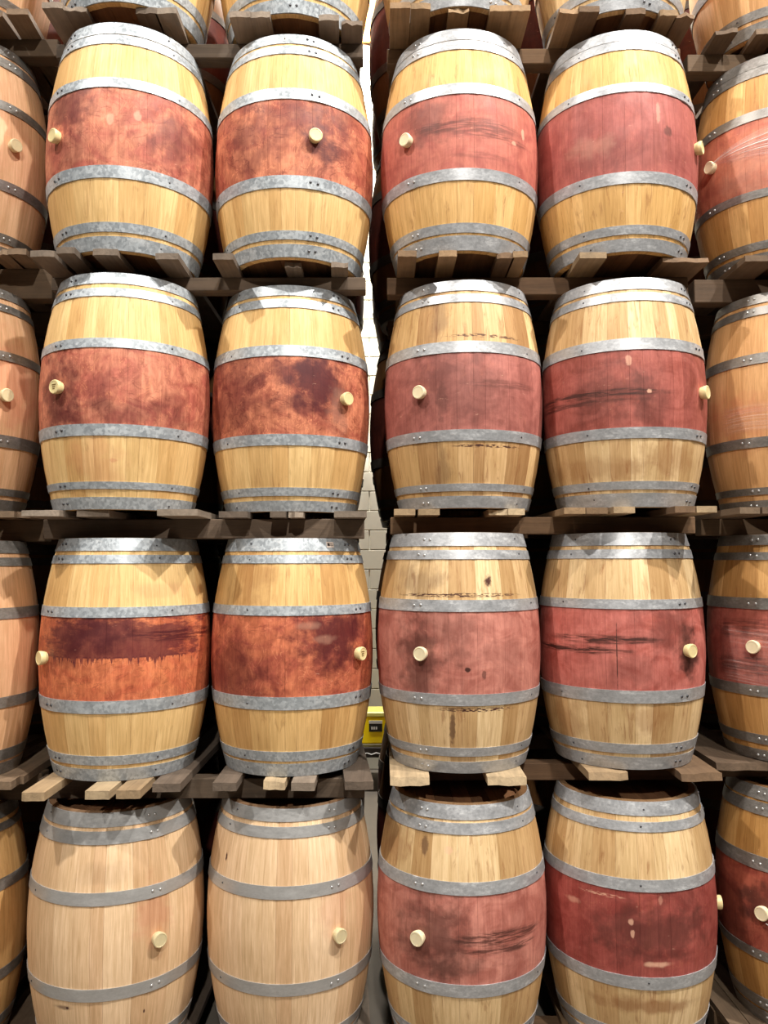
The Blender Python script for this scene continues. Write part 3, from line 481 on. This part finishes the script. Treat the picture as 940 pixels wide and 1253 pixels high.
part('printed_square', curved_patch(-.045, -.03, .919, .928, .0046, 2), M_STK2, st)

# stretch film pulled over some bands
g = G('stretch_film'); co = g.obj(); x_, y_, z_ = g.xyz(co)
nf = g.n('ShaderNodeAttribute', out=2, attribute_name='pleat')
g.put(g.b.inputs['Base Color'], (.93, .90, .88)); g.b.inputs['Roughness'].default_value = .22
g.put(g.b.inputs['Alpha'], g.m('MULTIPLY', nf, .62)); M_FILM = g.mat
def film(n, a0, a1, zlo, zhi, zp, fan, seed, na=60, nl=70, off=.006):
    """thin pleated film; pleats fan out from the bung at a0 when fan is 1, else lie flat around the barrel"""
    rn = random.Random(seed); ph = [rn.uniform(0, 6.28) for _ in range(8)]
    v, f, pl = [], [], []
    for i in range(na+1):
        s = i/na; a = a0 + (a1-a0)*s; w_ = (s**.7 if fan else 1.)
        for j in range(nl+1):
            t_ = j/nl; z = (zp + (zlo + (zhi-zlo)*t_ - zp)*w_) if fan else zlo + (zhi-zlo)*t_ + .006*math.sin(a*5+ph[0])
            h_ = (math.sin(t_*61+ph[1]+s*1.2) + math.sin(t_*97+ph[2]-s*2) + math.sin(t_*139+ph[3]+s*3)*.8 + math.sin(t_*31+ph[4]))/3.8
            p_ = max(0., h_ + (.12 if fan else 0))**(.9 if fan else 1.6) * (.55+.45*math.sin(s*4+ph[5]+t_*6)) * (1. if fan else .8)
            e = min(1, t_*8, (1-t_)*8)
            r = rad(z) + off + .0035*h_*(1 if fan else .35)*e + (.022*(1-s)**3 if fan else 0)
            v.append((r*math.sin(a), -r*math.cos(a), z)); pl.append(max(0, min(1, (p_*(1.7 if fan else 1.2) + .07)*min(1, e, s*10+(1 if fan else 0)))))
    m_ = nl+1
    for i in range(na):
        for j in range(nl): f.append((i*m_+j, (i+1)*m_+j, (i+1)*m_+j+1, i*m_+j+1))
    me = bpy.data.meshes.new('film'); me.from_pydata(v, [], f); me.polygons.foreach_set('use_smooth', [True]*len(f))
    at = me.attributes.new('pleat', 'FLOAT', 'POINT'); at.data.foreach_set('value', pl)
    o = part('stretch_film', me, M_FILM, BARREL[n], label='clear plastic stretch film')
film('E1', BUNG['E1'][0]+.05, .35, .40, .66, BUNG['E1'][1], 1, 1)
film('E2', -1.3, .5, .33, .46, .4, 0, 2)
film('E3', -1.35, .5, .31, .56, .4, 0, 3, nl=90)
film('E4', BUNG['E4'][0]+.05, .4, .30, .42, BUNG['E4'][1]-.03, 1, 4)

# ---------------- barrels in the rows behind (dim, only slivers show) ----------------
prof = [(rad(z)-.002, z) for z in ZS]
def plain_barrel_body():
    pr = [(.25, .03), (.255, 0)] + prof + [(.255, .95), (.25, .92)]
    return lathe_mesh('body', pr, 40, 40)
BODY = plain_barrel_body()
RHOOPS = []
HZ0 = HOOPS['A0']
for q in range(6):
    RHOOPS.append(hoop_mesh(HZ0[2*q+1]+(.001 if q == 5 else 0), HZ0[2*q]-(.001 if q == 0 else 0), .4, 40))
M_REAR_SHADED = barrel_material('oak_rear_shaded', lin(122, 84, 50), lin(104, 70, 40), .1, lin(92, 42, 32), lin(76, 34, 28), (.3, .65), seed=5.)  # wood and band coloured darker to stand in for shade in the gaps
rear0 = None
M_REAR_HOOP_SHADED = hoop_material('steel_rear_shaded', lin(78, 72, 66), lin(100, 92, 84), .4, .55, .1, .03, 6.)  # rear hoops also darkened, the gap's shade put into the steel colour
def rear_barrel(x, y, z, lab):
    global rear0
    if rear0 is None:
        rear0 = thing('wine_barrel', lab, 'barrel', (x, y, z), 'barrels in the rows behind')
        part('body', BODY, M_REAR_SHADED, rear0)
        for me in RHOOPS: part('hoop', me, M_REAR_HOOP_SHADED, rear0)
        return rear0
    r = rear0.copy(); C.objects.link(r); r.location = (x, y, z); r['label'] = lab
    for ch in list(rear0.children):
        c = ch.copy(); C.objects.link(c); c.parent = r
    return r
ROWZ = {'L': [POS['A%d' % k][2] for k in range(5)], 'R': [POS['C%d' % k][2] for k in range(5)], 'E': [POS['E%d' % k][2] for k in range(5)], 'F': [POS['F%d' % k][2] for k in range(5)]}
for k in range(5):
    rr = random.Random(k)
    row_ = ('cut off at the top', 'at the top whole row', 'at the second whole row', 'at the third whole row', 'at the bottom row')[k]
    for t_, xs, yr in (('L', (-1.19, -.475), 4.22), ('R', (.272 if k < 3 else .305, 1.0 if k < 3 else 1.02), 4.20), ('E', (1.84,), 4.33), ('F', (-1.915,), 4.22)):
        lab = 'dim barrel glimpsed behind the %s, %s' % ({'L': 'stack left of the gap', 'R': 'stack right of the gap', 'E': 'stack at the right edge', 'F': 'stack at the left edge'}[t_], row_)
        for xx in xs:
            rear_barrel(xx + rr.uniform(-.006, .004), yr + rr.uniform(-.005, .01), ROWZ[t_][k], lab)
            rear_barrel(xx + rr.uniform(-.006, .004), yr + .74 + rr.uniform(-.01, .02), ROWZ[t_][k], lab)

# ---------------- pallets ----------------
PM = {'L': (plank_material('pallet_grey', lin(136, 122, 108), lin(100, 86, 74), 'Y', .85, .4), plank_material('stringer_grey', lin(96, 80, 66), lin(84, 70, 56), 'X', .85, .3)),
      'R': (plank_material('pallet_brown', lin(150, 122, 90), lin(108, 84, 62), 'Y', .85, .4), plank_material('stringer_brown', lin(108, 82, 58), lin(90, 66, 46), 'X', .85, .3)),
      'E': (plank_material('pallet_dark', lin(118, 98, 78), lin(92, 74, 58), 'Y', .85, .3), plank_material('stringer_dark', lin(96, 76, 56), lin(80, 62, 46), 'X', .85, .3)),
      'F': (plank_material('pallet_worn', lin(130, 108, 86), lin(104, 84, 66), 'Y', .85, .3), plank_material('stringer_worn', lin(104, 84, 64), lin(88, 70, 52), 'X', .85, .3))}
def board_mesh(x0, x1, y0, y1, th, rn, chip=0., lean=0.):
    """deck board, top at z=0, front end slightly ragged"""
    nx, ny = 4, 4; v, f = [], []
    ys = [0, .02, .12, .5, 1]
    jag = [rn.uniform(-.003, .003) + (rn.uniform(0, chip) if chip else 0) for _ in range(nx+1)]
    skew = rn.uniform(-.006, .006)
    for side in (0, 1):
        for i in range(nx+1):
            for j in range(ny+1):
                x = x0 + (x1-x0)*i/nx + (skew*(1-ys[j]) if i in (0, nx) else 0)
                y = y0 + (y1-y0)*ys[j] + (jag[i] if j == 0 else 0) + (.002 if (j == 0 and i in (0, nx)) else 0)
                if chip and j == 0 and side == 0: y += rn.uniform(0, chip*.6)
                z = (0 if side == 0 else -th) + (-.0015 if (side == 0 and (i in (0, nx) or j == 0)) else 0)
                if chip and side == 0 and j <= 1: z -= rn.uniform(0, .005)
                v.append((x + lean*ys[j], y, z))
    m_ = (nx+1)*(ny+1); id_ = lambda s, i, j: s*m_ + i*(ny+1) + j
    for i in range(nx):
        for j in range(ny):
            f.append((id_(0, i, j), id_(0, i+1, j), id_(0, i+1, j+1), id_(0, i, j+1))); f.append((id_(1, i, j), id_(1, i, j+1), id_(1, i+1, j+1), id_(1, i+1, j)))
        for j in (0, ny): f.append((id_(0, i, j), id_(1, i, j), id_(1, i+1, j), id_(0, i+1, j)))
    for j in range(ny):
        for i in (0, nx): f.append((id_(0, i, j), id_(0, i, j+1), id_(1, i, j+1), id_(1, i, j)))
    return mesh_from('deck_board', v, f, 35)
PALLET_LABEL = PLABELS
XR = {'L': (-1.425, -.083), 'R': (.02, 1.335), 'E': (1.40, 2.26), 'F': (-2.30, -1.46)}
SY = {'L': 3.27, 'R': 3.36, 'E': 3.46, 'F': 3.38}
M_FRESH = plank_material('pallet_sawn', lin(182, 160, 128), lin(150, 126, 96), 'Y', .8, .3)
FRESH = {('L', 3, 1), ('L', 3, 2), ('L', 3, 5), ('R', 1, 4), ('R', 2, 0), ('R', 2, 1), ('R', 2, 2), ('R', 2, 3), ('R', 2, 6), ('R', 2, 8), ('R', 3, 0), ('R', 3, 1), ('R', 3, 2), ('L', 3, 0)}
def pallet(tower, k):
    rn = random.Random(tower + str(k)); top = ROWZ[tower][k]
    below = ROWZ[tower][k+1] + H if k < 4 else 0.
    bm_, sm = PM[tower]; x0, x1 = XR[tower]
    t = thing('pallet', PALLET_LABEL[tower + str(k)], 'pallet', (0, 0, below), 'wooden pallets between the barrels')
    th = .027 if k != 3 else .033
    bs = list(BOARDS[tower + str(k)])
    if tower == 'E': bs = bs + [(xx, xx+.095, 3.25 + rn.uniform(-.03, .03)) for xx in (1.80, 1.96, 2.12) if xx > bs[-1][1]+.01]
    if tower == 'F': bs = [(xx, xx+.095, 3.2 + rn.uniform(-.03, .03)) for xx in (-2.26, -2.10, -1.94, -1.80) if xx+.095 < bs[0][0]-.01] + bs
    for a, b, y in bs:
        chip = .022 if (k == 3 and tower in 'RE') or rn.random() < .18 else 0.
        ln = -.12 if (tower == 'L' and b > -.2) else rn.uniform(-.01, .01)
        if tower == 'L' and k == 3 and b > -.1: ln = -.2
        if tower == 'F' and b > -1.56: ln = -.12
        part('deck_board', board_mesh(a, b, y, 5.25 + rn.uniform(-.03, .03), th, rn, chip, ln), M_FRESH if (tower, k, bs.index((a, b, y))) in FRESH else bm_, t, (0, 0, top-below))
    sh = top - below - th
    for q, yy in enumerate((SY[tower] + (.06 if (tower == 'R' and k == 3) else 0), 3.98, 4.42, 5.12)):
        dx0, dx1 = rn.uniform(-.008, .008), rn.uniform(-.008, .008) - (.05*q if tower in 'LF' else 0)
        part('stringer', box_mesh('stringer', x0+dx0, x1+dx1, yy, yy+.075, 0, sh, bevel=.003), sm, t)
    return t
for tw in 'LREF':
    for k in range(5): pallet(tw, k)
